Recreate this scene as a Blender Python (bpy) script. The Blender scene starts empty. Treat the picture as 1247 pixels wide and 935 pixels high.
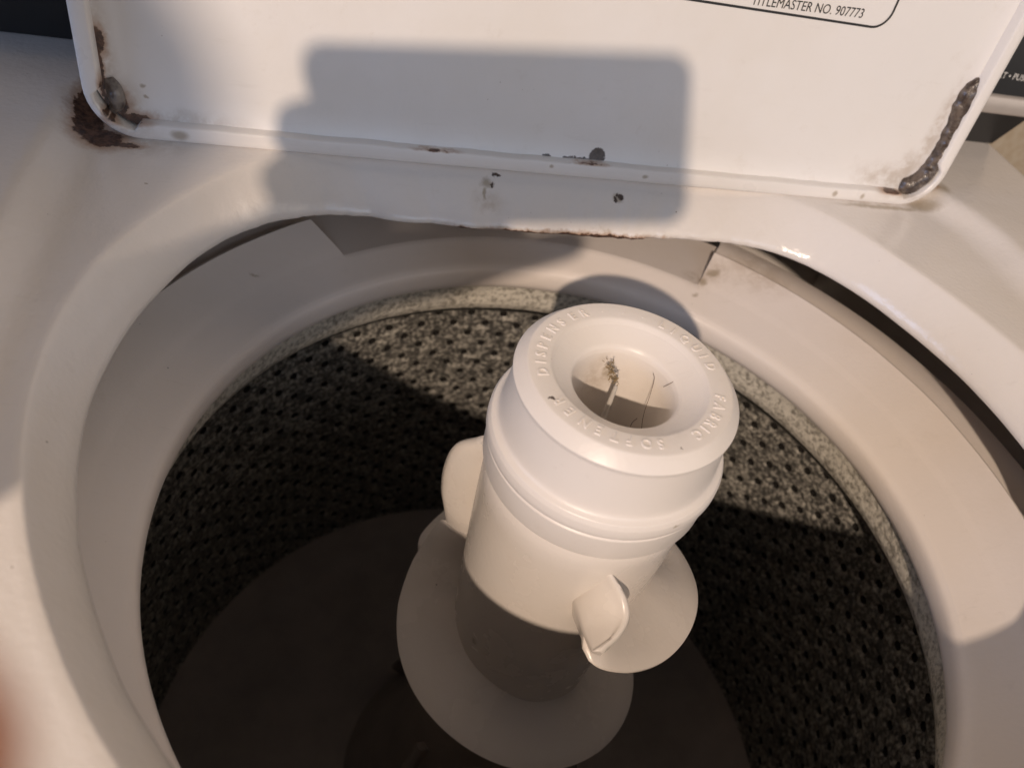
import bpy, bmesh, math, random
from mathutils import Vector, Matrix, noise
random.seed(7)
scene = bpy.context.scene
col = scene.collection
R = math.radians

# ------------------------------------------------------------------ camera
CAM_POS = Vector((-0.1116, -0.1891, 0.3009))
YAW, PITCH, ROLL = 0.34109, 0.77786, 0.26313
fwd = Vector((math.sin(YAW) * math.cos(PITCH), math.cos(YAW) * math.cos(PITCH), -math.sin(PITCH)))
rt0 = fwd.cross(Vector((0, 0, 1))).normalized()
up0 = rt0.cross(fwd)
rgt = math.cos(ROLL) * rt0 + math.sin(ROLL) * up0
upv = -math.sin(ROLL) * rt0 + math.cos(ROLL) * up0
cam_data = bpy.data.cameras.new('camera')
cam = bpy.data.objects.new('camera', cam_data)
col.objects.link(cam)
m3 = Matrix((rgt, upv, -fwd)).transposed()
cam.matrix_world = Matrix.Translation(CAM_POS) @ m3.to_4x4()
cam_data.sensor_width = 36.0
cam_data.lens = 934.0 / 1247.0 * 36.0
cam_data.clip_start = 0.002
cam_data.clip_end = 60.0
cam_data.dof.use_dof = True
cam_data.dof.focus_distance = 0.33
cam_data.dof.aperture_fstop = 9.5
scene.camera = cam

# ------------------------------------------------------------------ light
world = bpy.data.worlds.new('World')
scene.world = world
world.use_nodes = True
wb = world.node_tree.nodes['Background']
wb.inputs[0].default_value = (0.76, 0.77, 0.84, 1)
wb.inputs[1].default_value = 0.10

LAMP = Vector((-0.7286, -1.5275, 1.1458))
ld = bpy.data.lights.new('ceiling_bulb', 'POINT')
ld.energy = 124.0
ld.color = (1.0, 0.79, 0.62)
ld.shadow_soft_size = 0.02
lamp = bpy.data.objects.new('ceiling_bulb', ld)
lamp.location = LAMP
col.objects.link(lamp)

wd = bpy.data.lights.new('cool_fill_light', 'AREA')  # added cool fill lamp in front, lifts the shaded surfaces
wd.shape = 'RECTANGLE'
wd.size, wd.size_y = 1.2, 1.0
wd.energy = 8.0
wd.color = (0.66, 0.78, 1.0)
cool_fill = bpy.data.objects.new('cool_fill_light', wd)
cool_fill.location = (0.25, -2.3, 0.95)
cool_fill.rotation_euler = (Vector((-0.05, 0.1, 0.1)) - cool_fill.location).to_track_quat('-Z', 'Y').to_euler()
col.objects.link(cool_fill)

sd_ = bpy.data.lights.new('side_window_light', 'AREA')
sd_.shape = 'RECTANGLE'
sd_.size, sd_.size_y = 0.8, 0.6
sd_.energy = 9.0
sd_.color = (0.45, 0.62, 1.0)
side = bpy.data.objects.new('side_window_light', sd_)
side.location = (-1.9, -0.45, 0.50)
side.rotation_euler = (Vector((0, 0.1, 0.12)) - side.location).to_track_quat('-Z', 'Y').to_euler()
col.objects.link(side)

bd = bpy.data.lights.new('room_bounce_fill', 'AREA')  # added warm fill lamp, stands in for light bounced around the room
bd.shape = 'RECTANGLE'
bd.size, bd.size_y = 1.6, 1.2
bd.energy = 8.0
bd.color = (1.0, 0.90, 0.82)
bounce_fill = bpy.data.objects.new('room_bounce_fill', bd)
bounce_fill.location = (1.7, -1.3, 0.85)
bounce_fill.rotation_euler = (Vector((0, 0, 0.1)) - bounce_fill.location).to_track_quat('-Z', 'Y').to_euler()
col.objects.link(bounce_fill)

scene.view_settings.view_transform = 'Standard'
scene.view_settings.look = 'None'
scene.view_settings.exposure = 0.0
scene.view_settings.gamma = 1.0

# ------------------------------------------------------------------ helpers
def link(o, parent=None, kind=None):
    col.objects.link(o)
    if parent is not None:
        o.parent = parent
    if kind:
        o['kind'] = kind
    return o

def mesh_obj(name, verts, faces, mat, parent=None, smooth=True, mats=None, fmat=None, sharp=40):
    me = bpy.data.meshes.new(name)
    me.from_pydata([tuple(v) for v in verts], [], faces)
    bm = bmesh.new(); bm.from_mesh(me)
    bmesh.ops.remove_doubles(bm, verts=bm.verts, dist=1e-6)
    bmesh.ops.recalc_face_normals(bm, faces=bm.faces)
    bm.to_mesh(me); bm.free()
    for m in (mats or [mat]):
        me.materials.append(m)
    if fmat is not None and len(fmat) == len(me.polygons):
        me.polygons.foreach_set('material_index', fmat)
    if smooth:
        me.polygons.foreach_set('use_smooth', [True] * len(me.polygons))
        if sharp:
            me.set_sharp_from_angle(angle=R(sharp))
    o = bpy.data.objects.new(name, me)
    return link(o, parent)

def empty(name, loc, label, cat, group=None):
    o = bpy.data.objects.new(name, None)
    o.location = loc
    o.empty_display_size = 0.05
    col.objects.link(o)
    tag(o, label, cat, group)
    bpy.context.view_layer.update()
    return o

def tag(o, label, cat, group=None):
    o['label'] = label; o['category'] = cat
    if group: o['group'] = group
    return o

def adopt(child, parent):
    """parent without moving: all geometry is built in world coordinates"""
    child.parent = parent
    p = parent; off = Vector((0, 0, 0))
    while p is not None:
        off += p.location
        p = p.parent
    child.location = -off if parent.type == 'EMPTY' else Vector((0, 0, 0))
    return child

def lathe(name, prof, mat, n=180, parent=None, a0=0.0, a1=360.0, sharp=40, wob=None):
    verts, faces = [], []
    full = abs(a1 - a0 - 360) < 1e-6
    cols = n if full else n + 1
    for i in range(cols):
        a = R(a0 + (a1 - a0) * i / n)
        c, s = math.cos(a), math.sin(a)
        for (r, z) in prof:
            verts.append((r * c, r * s, z))
    m = len(prof)
    for i in range(n):
        j = (i + 1) % cols
        for k in range(m - 1):
            faces.append((i * m + k, j * m + k, j * m + k + 1, i * m + k + 1))
    return mesh_obj(name, verts, faces, mat, parent, sharp=sharp)

def smooth_prof(pts, it=2):
    """Chaikin rounding of an open profile"""
    for _ in range(it):
        q = [pts[0]]
        for a, b in zip(pts[:-1], pts[1:]):
            q.append((a[0] * .75 + b[0] * .25, a[1] * .75 + b[1] * .25))
            q.append((a[0] * .25 + b[0] * .75, a[1] * .25 + b[1] * .75))
        q.append(pts[-1]); pts = q
    return pts

def catmull(pts, n):
    P = [Vector(p) for p in pts]
    P = [P[0] * 2 - P[1]] + P + [P[-1] * 2 - P[-2]]
    out = []
    for i in range(1, len(P) - 2):
        for k in range(n):
            t = k / n
            a, b, c, d = P[i - 1], P[i], P[i + 1], P[i + 2]
            out.append(.5 * ((2 * b) + (c - a) * t + (2 * a - 5 * b + 4 * c - d) * t * t + (3 * b - a - 3 * c + d) * t ** 3))
    out.append(P[-2])
    return out

def tube(name, pts, rad, mat, parent=None, seg=8, n=6, flat=1.0, caps=True):
    C = catmull(pts, n)
    rads = rad if callable(rad) else (lambda t: rad)
    verts, faces = [], []
    prev = None
    for i, p in enumerate(C):
        t = (C[min(i + 1, len(C) - 1)] - C[max(i - 1, 0)]).normalized()
        if prev is None:
            nrm = t.orthogonal().normalized()
        else:
            nrm = (prev - t * prev.dot(t)).normalized()
        prev = nrm
        b = t.cross(nrm)
        r = rads(i / (len(C) - 1))
        for k in range(seg):
            a = 2 * math.pi * k / seg
            verts.append(p + nrm * math.cos(a) * r + b * math.sin(a) * r * flat)
    for i in range(len(C) - 1):
        for k in range(seg):
            k2 = (k + 1) % seg
            faces.append((i * seg + k, i * seg + k2, (i + 1) * seg + k2, (i + 1) * seg + k))
    if caps:
        faces.append(tuple(range(seg))[::-1])
        faces.append(tuple((len(C) - 1) * seg + k for k in range(seg)))
    return mesh_obj(name, verts, faces, mat, parent, sharp=60)

def interp(tab, x):
    if x <= tab[0][0]: return tab[0][1]
    for (a, va), (b, vb) in zip(tab[:-1], tab[1:]):
        if x <= b:
            return va + (vb - va) * (x - a) / (b - a)
    return tab[-1][1]

def box_verts(x0, x1, y0, y1, z0, z1):
    v = [(x, y, z) for z in (z0, z1) for y in (y0, y1) for x in (x0, x1)]
    f = [(0, 2, 3, 1), (4, 5, 7, 6), (0, 1, 5, 4), (2, 6, 7, 3), (0, 4, 6, 2), (1, 3, 7, 5)]
    return v, f

def bevelled_box(name, x0, x1, y0, y1, z0, z1, mat, parent=None, bev=0.003, seg=3):
    v, f = box_verts(x0, x1, y0, y1, z0, z1)
    me = bpy.data.meshes.new(name); me.from_pydata(v, [], f)
    bm = bmesh.new(); bm.from_mesh(me)
    bmesh.ops.bevel(bm, geom=list(bm.edges), offset=bev, segments=seg, profile=0.5, affect='EDGES')
    bmesh.ops.recalc_face_normals(bm, faces=bm.faces)
    bm.to_mesh(me); bm.free()
    me.materials.append(mat)
    me.polygons.foreach_set('use_smooth', [True] * len(me.polygons))
    me.set_sharp_from_angle(angle=R(50))
    return link(bpy.data.objects.new(name, me), parent)

def text_mesh(body, size, extrude=0.0, bevel=0.0, bold=0.0, align='LEFT', sx=1.0):
    """returns (verts, faces) of a text curve lying in its own xy plane"""
    cu = bpy.data.curves.new('t', 'FONT')
    cu.body = body; cu.size = size; cu.extrude = extrude; cu.bevel_depth = bevel
    cu.offset = bold; cu.align_x = align; cu.resolution_u = 3; cu.bevel_resolution = 1
    o = bpy.data.objects.new('t', cu); col.objects.link(o)
    dg = bpy.context.evaluated_depsgraph_get(); dg.update()
    me = bpy.data.meshes.new_from_object(o.evaluated_get(dg))
    vs = [Vector((v.co.x * sx, v.co.y, v.co.z)) for v in me.vertices]
    fs = [tuple(p.vertices) for p in me.polygons]
    bpy.data.objects.remove(o); bpy.data.curves.remove(cu); bpy.data.meshes.remove(me)
    return vs, fs

# ------------------------------------------------------------------ materials
def new_mat(name):
    m = bpy.data.materials.new(name); m.use_nodes = True
    nt = m.node_tree
    return m, nt, nt.nodes['Principled BSDF']

def N(nt, typ, **kw):
    n = nt.nodes.new(typ)
    for k, v in kw.items():
        setattr(n, k, v)
    return n

def math_node(nt, op, a, b=None, clamp=False):
    n = N(nt, 'ShaderNodeMath', operation=op, use_clamp=clamp)
    for i, s in enumerate((a, b)):
        if s is None: continue
        if isinstance(s, (int, float)): n.inputs[i].default_value = s
        else: nt.links.new(s, n.inputs[i])
    return n.outputs[0]

def noise_tex(nt, vec, scale, detail=4, rough=.6):
    n = N(nt, 'ShaderNodeTexNoise')
    nt.links.new(vec, n.inputs['Vector'])
    n.inputs['Scale'].default_value = scale
    n.inputs['Detail'].default_value = detail
    n.inputs['Roughness'].default_value = rough
    return n.outputs['Fac'], n.outputs['Color']

def ramp(nt, fac, p0, p1):
    n = N(nt, 'ShaderNodeMapRange', interpolation_type='SMOOTHSTEP')
    nt.links.new(fac, n.inputs['Value'])
    n.inputs['From Min'].default_value = p0
    n.inputs['From Max'].default_value = p1
    return n.outputs['Result']

def mixc(nt, fac, a, b):
    n = N(nt, 'ShaderNodeMix', data_type='RGBA')
    if isinstance(fac, float): n.inputs[0].default_value = fac
    else: nt.links.new(fac, n.inputs[0])
    for i, s in ((6, a), (7, b)):
        if isinstance(s, tuple): n.inputs[i].default_value = (*s, 1)
        else: nt.links.new(s, n.inputs[i])
    return n.outputs[2]

def worldpos(nt):
    return N(nt, 'ShaderNodeNewGeometry').outputs['Position']

def blobs(nt, pos, items, warp=0.006, wscale=160):
    """soft-edged spots of uneven outline at given places: items (centre, radii)"""
    _, nc = noise_tex(nt, pos, wscale, 5, .7)
    sub = N(nt, 'ShaderNodeVectorMath', operation='SUBTRACT')
    nt.links.new(nc, sub.inputs[0]); sub.inputs[1].default_value = (.5, .5, .5)
    sc = N(nt, 'ShaderNodeVectorMath', operation='SCALE')
    nt.links.new(sub.outputs[0], sc.inputs[0]); sc.inputs['Scale'].default_value = warp * 2
    ad = N(nt, 'ShaderNodeVectorMath', operation='ADD')
    nt.links.new(pos, ad.inputs[0]); nt.links.new(sc.outputs[0], ad.inputs[1])
    res = None
    for c, r in items:
        s = N(nt, 'ShaderNodeVectorMath', operation='SUBTRACT')
        nt.links.new(ad.outputs[0], s.inputs[0]); s.inputs[1].default_value = c
        dv = N(nt, 'ShaderNodeVectorMath', operation='DIVIDE')
        nt.links.new(s.outputs[0], dv.inputs[0]); dv.inputs[1].default_value = r
        ln = N(nt, 'ShaderNodeVectorMath', operation='LENGTH')
        nt.links.new(dv.outputs[0], ln.inputs[0])
        res = ln.outputs['Value'] if res is None else math_node(nt, 'MINIMUM', res, ln.outputs['Value'])
    return res      # 0 at a centre, 1 on the outline

def white_paint(name, base, rough, stains=(), rust=(), chips=(), grime=(), warp=.006, speck=True, coat=.0, speck_scale=95, bump=.12):
    m, nt, b = new_mat(name)
    pos = worldpos(nt)
    f1, _ = noise_tex(nt, pos, 9, 4, .6)
    c = mixc(nt, ramp(nt, f1, .35, .7), base, tuple(x * y for x, y in zip(base, (.955, .94, .91))))
    f2, _ = noise_tex(nt, pos, 60, 5, .75)
    c = mixc(nt, math_node(nt, 'MULTIPLY', ramp(nt, f2, .58, .78), .16), c, (.52, .45, .36))
    if grime:
        d = blobs(nt, pos, grime, warp * 1.3, 60)
        f3, _ = noise_tex(nt, pos, 120, 4, .7)
        g = math_node(nt, 'MULTIPLY', ramp(nt, d, 1.15, .1), ramp(nt, f3, .3, .65))
        c = mixc(nt, math_node(nt, 'MULTIPLY', g, .5), c, (.36, .26, .16))
    if stains:
        d = blobs(nt, pos, stains, warp * .5)
        c = mixc(nt, math_node(nt, 'MULTIPLY', ramp(nt, d, 1.1, .3), .7), c, (.33, .26, .17))
    if rust:
        d = blobs(nt, pos, rust, warp * .55, 260)
        f4, _ = noise_tex(nt, pos, 300, 5, .7)
        rc = mixc(nt, ramp(nt, f4, .35, .65), (.055, .034, .027), (.16, .088, .058))
        c = mixc(nt, math_node(nt, 'MULTIPLY', ramp(nt, d, 2.0, .95), .7), c, (.40, .23, .13))
        c = mixc(nt, ramp(nt, d, 1.06, .9), c, rc)
    if chips:
        d = blobs(nt, pos, chips, .0022, 420)
        f5, _ = noise_tex(nt, pos, 700, 3, .6)
        cc = mixc(nt, f5, (.02, .016, .014), (.16, .12, .10))
        c = mixc(nt, ramp(nt, d, 1.05, .92), c, cc)
    if speck:
        v = N(nt, 'ShaderNodeTexVoronoi'); nt.links.new(pos, v.inputs['Vector']); v.inputs['Scale'].default_value = speck_scale
        f6, _ = noise_tex(nt, pos, 11, 2, .5)
        thr = math_node(nt, 'MULTIPLY', ramp(nt, f6, .45, .8), .065)
        sp = math_node(nt, 'LESS_THAN', v.outputs['Distance'], thr)
        c = mixc(nt, math_node(nt, 'MULTIPLY', sp, .75), c, (.12, .085, .06))
    v2 = N(nt, 'ShaderNodeTexVoronoi'); nt.links.new(pos, v2.inputs['Vector']); v2.inputs['Scale'].default_value = 170
    f7, _ = noise_tex(nt, pos, 19, 3, .6)
    sp2 = math_node(nt, 'LESS_THAN', v2.outputs['Distance'], math_node(nt, 'MULTIPLY', ramp(nt, f7, .5, .8), .10))
    c = mixc(nt, math_node(nt, 'MULTIPLY', sp2, .45), c, (.22, .17, .12))
    st = N(nt, 'ShaderNodeMapping'); nt.links.new(pos, st.inputs['Vector']); st.inputs['Rotation'].default_value = (.4, .7, .9); st.inputs['Scale'].default_value = (1.0, 14.0, 6.0)
    f8, _ = noise_tex(nt, st.outputs[0], 30, 4, .65)
    c = mixc(nt, math_node(nt, 'MULTIPLY', ramp(nt, f8, .60, .78), .10), c, (.45, .40, .34))
    nt.links.new(c, b.inputs['Base Color'])
    fr, _ = noise_tex(nt, pos, 25, 4, .6)
    rr = N(nt, 'ShaderNodeMapRange'); nt.links.new(fr, rr.inputs['Value'])
    rr.inputs['To Min'].default_value = rough - .07; rr.inputs['To Max'].default_value = rough + .12
    nt.links.new(rr.outputs[0], b.inputs['Roughness'])
    fb, _ = noise_tex(nt, pos, 420, 3, .5)
    fb2, _ = noise_tex(nt, pos, 40, 2, .5)
    bp = N(nt, 'ShaderNodeBump'); bp.inputs['Strength'].default_value = bump; bp.inputs['Distance'].default_value = .0006
    nt.links.new(math_node(nt, 'ADD', fb, math_node(nt, 'MULTIPLY', fb2, 2.0)), bp.inputs['Height'])
    nt.links.new(bp.outputs[0], b.inputs['Normal'])
    return m

def plain(name, colr, rough, metal=0.0, var=.12, bump=0.0, scale=80):
    m, nt, b = new_mat(name)
    pos = worldpos(nt)
    f, _ = noise_tex(nt, pos, scale, 5, .65)
    c = mixc(nt, f, tuple(x * (1 - var) for x in colr), tuple(min(1, x * (1 + var)) for x in colr))
    nt.links.new(c, b.inputs['Base Color'])
    b.inputs['Roughness'].default_value = rough
    b.inputs['Metallic'].default_value = metal
    if bump:
        bp = N(nt, 'ShaderNodeBump'); bp.inputs['Strength'].default_value = .5; bp.inputs['Distance'].default_value = bump
        nt.links.new(f, bp.inputs['Height']); nt.links.new(bp.outputs[0], b.inputs['Normal'])
    return m

ENAMEL = (.80, .755, .715)
M_panel = white_paint('enamel_panel', ENAMEL, .16, bump=.30,
    rust=[((-.2215, .174, .10), (.0045, .014, .02)), ((-.2175, .160, .10), (.0062, .011, .02)), ((-.2105, .1515, .10), (.0085, .0070, .02)), ((-.202, .1475, .10), (.007, .0022, .02)),
          ((.239, .168, .10), (.0030, .0045, .02)),
          ((.035, .1325, .0775), (.040, .0022, .0020)), ((-.01, .1325, .0772), (.02, .0016, .0015)), ((-.045, .1325, .0770), (.012, .0014, .0013)), ((-.10, .134, .0770), (.012, .0014, .0012))],
    chips=[((.0405, .1486, .0934), (.0015, .0014, .003)), ((.0372, .1474, .0927), (.0010, .0018, .003)), ((.0385, .1496, .0940), (.0009, .0008, .003)), ((-.0298, .1495, .0940), (.0006, .0015, .003)), ((-.0275, .1545, .097), (.0024, .0010, .003))],
    grime=[((-.20, .150, .10), (.03, .012, .02)), ((.225, .158, .10), (.022, .011, .02)), ((.236, .164, .10), (.010, .010, .02)), ((.195, .1535, .10), (.03, .004, .02)), ((.02, .133, .0785), (.11, .004, .003)), ((-.03, .139, .092), (.012, .008, .01))],
    stains=[((.200, .1495, .10), (.036, .0028, .02)), ((.229, .1525, .10), (.014, .0065, .02)), ((.245, .164, .10), (.006, .008, .02)), ((-.1875, .118, .10), (.0012, .0008, .01)), ((-.0325, .1502, .0945), (.0048, .0034, .004)), ((.0388, .1482, .0932), (.0040, .0030, .004)), ((-.034, .1455, .0915), (.0012, .004, .004))])
M_cab = white_paint('enamel_cabinet', ENAMEL, .3)
LS = math.sin(R(84)); LC = math.cos(R(84))
def lid_pt(x, t, d):
    """x along the hinge, t up the lid, d depth behind the front of the hem"""
    return Vector((x, .153 + LC * t + LS * d, .10 + LS * t - LC * d))
def LB(x, t, rx, rt, d=.009):
    return (tuple(lid_pt(x, t, d)), (rx, .02, rt))
M_lid = white_paint('enamel_lid', (.83, .81, .79), .3,
    rust=[LB(-.2085, .040, .0025, .006), LB(-.209, .027, .0015, .012), LB(-.198, .006, .008, .0035), LB(-.205, .013, .005, .006)],
    chips=[LB(-.0444, .0045, .0022, .0022), LB(-.0024, .0062, .003, .0026), LB(.0256, .0095, .0045, .0042), LB(-.085, .0035, .012, .0008), LB(.018, .0075, .012, .0009)],
    grime=[LB(-.207, .03, .007, .05), LB(-.18, .006, .04, .008), LB(-.205, .015, .014, .014), LB(.205, .012, .03, .012), LB(.219, .04, .006, .045), LB(.214, .018, .010, .016), LB(0, .001, .2, .003)],
    stains=[LB(-.193, .022, .0016, .0014), LB(-.192, .017, .0012, .0010)], warp=.004, speck=False)
M_hem = white_paint('enamel_hem', (.83, .80, .77), .28,
    stains=[LB(-.178, .004, .005, .003, .002), LB(.168, .004, .0022, .0022, .002), LB(.186, .004, .0018, .002, .002), LB(.052, .004, .002, .0014, .001), LB(.0, .005, .0014, .0012, .001)],
    rust=[LB(-.200, .0085, .008, .0016, .002), LB(-.208, .017, .0014, .008, .002), LB(.205, .0078, .006, .0012, .002), LB(-.06, .0078, .008, .0006, .002), LB(.02, .0082, .008, .0007, .002)],
    grime=[LB(-.2, .01, .02, .012, .001), LB(.21, .008, .02, .006, .001)], warp=.002, speck=False)
PLASTIC = (.88, .81, .76)
M_ring = white_paint('plastic_tub_ring', PLASTIC, .36, stains=[((.120, .165, .028), (.003, .003, .01)), ((.114, .158, .026), (.0028, .002, .01)), ((.127, .170, .030), (.006, .003, .01)), ((-.148, .147, .035), (.004, .0012, .01))],
    grime=[((.125, .17, .03), (.02, .012, .02)), ((.16, .17, .04), (.03, .03, .02))], speck_scale=60)
M_agit = white_paint('plastic_agitator', (.81, .755, .705), .24, speck_scale=120, stains=[((-.036, -.022, -.06), (.0015, .003, .004))])
M_cap = white_paint('plastic_softener_cap', (.82, .765, .712), .34, speck=True, speck_scale=150,
    chips=[((-.0335, -.0135, .1112), (.0010, .0007, .003)), ((.0085, -.036, .111), (.0004, .0004, .003))],
    grime=[((.0, .018, .088), (.012, .006, .012))],
    stains=[((.002, .0185, .090), (.0035, .004, .006)), ((.0, .019, .094), (.0015, .003, .004)), ((.016, -.045, .0775), (.002, .006, .0008))])
M_gap = plain('dark_tub_plastic', (.035, .033, .032), .6)
M_tub = plain('outer_tub_enamel', (.05, .048, .047), .5)

def basket_mat(name, dark, light, lo, hi):
    m, nt, b = new_mat(name)
    pos = worldpos(nt)
    f, _ = noise_tex(nt, pos, 330, 3, .6)
    f2, _ = noise_tex(nt, pos, 70, 3, .6)
    k = math_node(nt, 'ADD', math_node(nt, 'MULTIPLY', f, .8), math_node(nt, 'MULTIPLY', f2, .25))
    c = mixc(nt, ramp(nt, k, lo, hi), dark, light)
    nt.links.new(c, b.inputs['Base Color'])
    b.inputs['Roughness'].default_value = .36
    b.inputs['Specular IOR Level'].default_value = .5
    bp = N(nt, 'ShaderNodeBump'); bp.inputs['Strength'].default_value = .6; bp.inputs['Distance'].default_value = .0012
    nt.links.new(math_node(nt, 'ADD', f, f2), bp.inputs['Height']); nt.links.new(bp.outputs[0], b.inputs['Normal'])
    return m
M_basket = basket_mat('speckled_porcelain', (.070, .067, .061), (.58, .55, .48), .43, .76)
M_hole = plain('hole_dark', (.025, .023, .021), .9)
M_hole.node_tree.nodes['Principled BSDF'].inputs['Specular IOR Level'].default_value = 0.0
M_base = plain('dark_base_plastic', (.40, .345, .31), .6, var=.45, scale=14)
M_neck_shade = basket_mat('painted_neck_shade', (.012, .012, .012), (.10, .095, .085), .48, .74)  # darker copy of the basket speckle, painted shade under the rim band
M_rim = basket_mat('speckled_rim', (.26, .24, .20), (.72, .68, .59), .34, .62)
M_black = plain('console_black', (.018, .018, .019), .35, var=.2)
M_trim = plain('brushed_trim', (.55, .50, .46), .4, metal=.35, var=.1)
M_ink = plain('black_ink', (.02, .02, .02), .5)
M_whiteink = plain('white_ink', (.75, .74, .72), .5)
M_wall = white_paint('beige_wall', (.50, .43, .33), .85, speck=False, grime=[((.45, .36, 0), (.3, .3, .3))])
M_floor = plain('floor_vinyl', (.30, .26, .22), .6, var=.2, scale=20)
M_hair = plain('brown_hair', (.09, .05, .03), .5)
M_lint = plain('brown_lint', (.30, .22, .12), .9, var=.4, scale=600)
M_post = plain('grey_post', (.50, .47, .43), .5, var=.2, scale=300)
M_phone = plain('phone_black', (.015, .015, .017), .25)
M_glass = plain('lens_glass', (.005, .005, .008), .05)
M_skin = plain('skin', (.62, .25, .14), .5, var=.12, scale=120)
M_cloth = plain('dark_shirt', (.06, .07, .10), .9, var=.2, scale=200)
M_jeans = plain('jeans', (.05, .07, .13), .9, var=.2, scale=200)
def goo(name, c0, c1, rough):
    m, nt, b = new_mat(name)
    pos = worldpos(nt)
    f, _ = noise_tex(nt, pos, 190, 4, .6)
    c = mixc(nt, ramp(nt, f, .35, .65), c0, c1)
    nt.links.new(c, b.inputs['Base Color']); b.inputs['Roughness'].default_value = rough
    b.inputs['Coat Weight'].default_value = .4
    bp = N(nt, 'ShaderNodeBump'); bp.inputs['Strength'].default_value = .5; bp.inputs['Distance'].default_value = .002
    nt.links.new(f, bp.inputs['Height']); nt.links.new(bp.outputs[0], b.inputs['Normal'])
    return m
M_goo = goo('dark_sealant', (.038, .025, .019), (.15, .118, .095), .27)
M_bump = goo('grey_bumper', (.06, .045, .04), (.22, .19, .165), .3)

# ------------------------------------------------------------------ the setting
FLOOR = -0.812
v, f = box_verts(-3.0, 3.0, -2.6, .42, FLOOR - .05, FLOOR)
floor = mesh_obj('floor', v, f, M_floor, smooth=False); floor['kind'] = 'structure'
v, f = box_verts(-3.0, 3.0, .36, .42, FLOOR, 1.7)
wall = mesh_obj('wall', v, f, M_wall, smooth=False); wall['kind'] = 'structure'

# ------------------------------------------------------------------ washing machine
washer = empty('washing_machine', (.01, -.09, FLOOR), 'white top-loading washing machine with raised lid, rust-stained enamel and open speckled drum', 'washing machine')
def W(o): return adopt(o, washer)

# top panel: deck, lid recess, dished opening
def smin(a, b, k):
    h = max(k - abs(a - b), 0) / k
    return min(a, b) - h * h * k * .25
def circ_r(cx, cy, r, a):
    c, s = math.cos(a), math.sin(a)
    b = cx * c + cy * s
    return b + math.sqrt(b * b - (cx * cx + cy * cy - r * r))
def outline(cx, cy, r, ycut, k, a):
    q = circ_r(cx, cy, r, a)
    s = math.sin(a)
    if s > .1:
        q = smin(q, ycut / s, k)
    return q
OPEN_T = [(-3.4, .1995), (6, .1978), (15, .1959), (24, .1940), (28, .1938), (35, .1918), (41.8, .1876), (48.4, .1787), (53.4, .1690), (62, .1530), (69.6, .1424), (80, .1358), (90, .1337), (98, .1347), (105, .1386), (112, .1446), (122.8, .1611), (127.7, .1730), (132, .1808), (137.7, .1876), (143.8, .1917), (151, .1925), (159, .1922), (167, .1920), (179.7, .1916), (188.9, .1898), (198.9, .1882), (206.7, .1875), (217.7, .1868), (240, .1862), (270, .1868), (300, .1950), (315, .2020), (330, .2065), (345, .2045), (356.6, .1995)]
CREASE_T = [(-2, .2165), (8, .2137), (16, .2100), (24, .2075), (32, .2070), (40, .2100), (48, .2060), (56, .1930), (64, .1790), (72, .1690), (80, .1630), (90, .1605), (100, .1630), (108, .1690), (116, .1790), (124, .1930), (132.6, .2035), (143.7, .2035), (152, .2042), (160, .2058), (168, .2050), (177, .2030), (185, .2012), (192, .1999), (202, .1978), (211, .1973), (240, .1975), (270, .1990), (300, .2070), (315, .2140), (330, .2190), (345, .2190), (358, .2165)]
def table_r(tab, a, w=4.0):
    d = math.degrees(a) % 360
    tot = 0
    for q in range(-3, 4):
        x = (d + q * w / 3) % 360
        if x > tab[-1][0]: x -= 360
        tot += interp(tab, x)
    return tot / 7
def sd_rr(x, y, x0, x1, y0, y1, r):
    cx, cy = (x0 + x1) / 2, (y0 + y1) / 2
    qx, qy = abs(x - cx) - (x1 - x0) / 2 + r, abs(y - cy) - (y1 - y0) / 2 + r
    return math.hypot(max(qx, 0), max(qy, 0)) + min(max(qx, qy), 0) - r
DECK, FLR = .108, .100
def recess_z(x, y):
    rr = .085 if (x > 0 and y > 0) else .014
    sd = sd_rr(x, y, -.230, .258, -.34, .19, rr)
    t = (sd + .020) / .020
    if t <= 0: return FLR
    if t >= 1.12: return DECK
    if t > .94: return FLR + (DECK - FLR) * (.885 + .115 * (1 - ((1.12 - t) / .18) ** 2))
    return FLR + (DECK - FLR) * t * t
NA = 480
PX0, PX1, PY0, PY1 = -.318, .327, -.42, .312
verts, faces = [], []
prof = [(.16, .0770), (.06, .0772), (.01, .0778), (-.005, .0788), (.01, .0802), (.05, .0818), (.13, .0842), (.25, .0872), (.40, .0902), (.55, .0930), (.70, .0957), (.82, .0977), (.91, .0990), (.97, .0997), (1.05, .1001)]
NO = 46
cols = len(prof) + NO + 5
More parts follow.
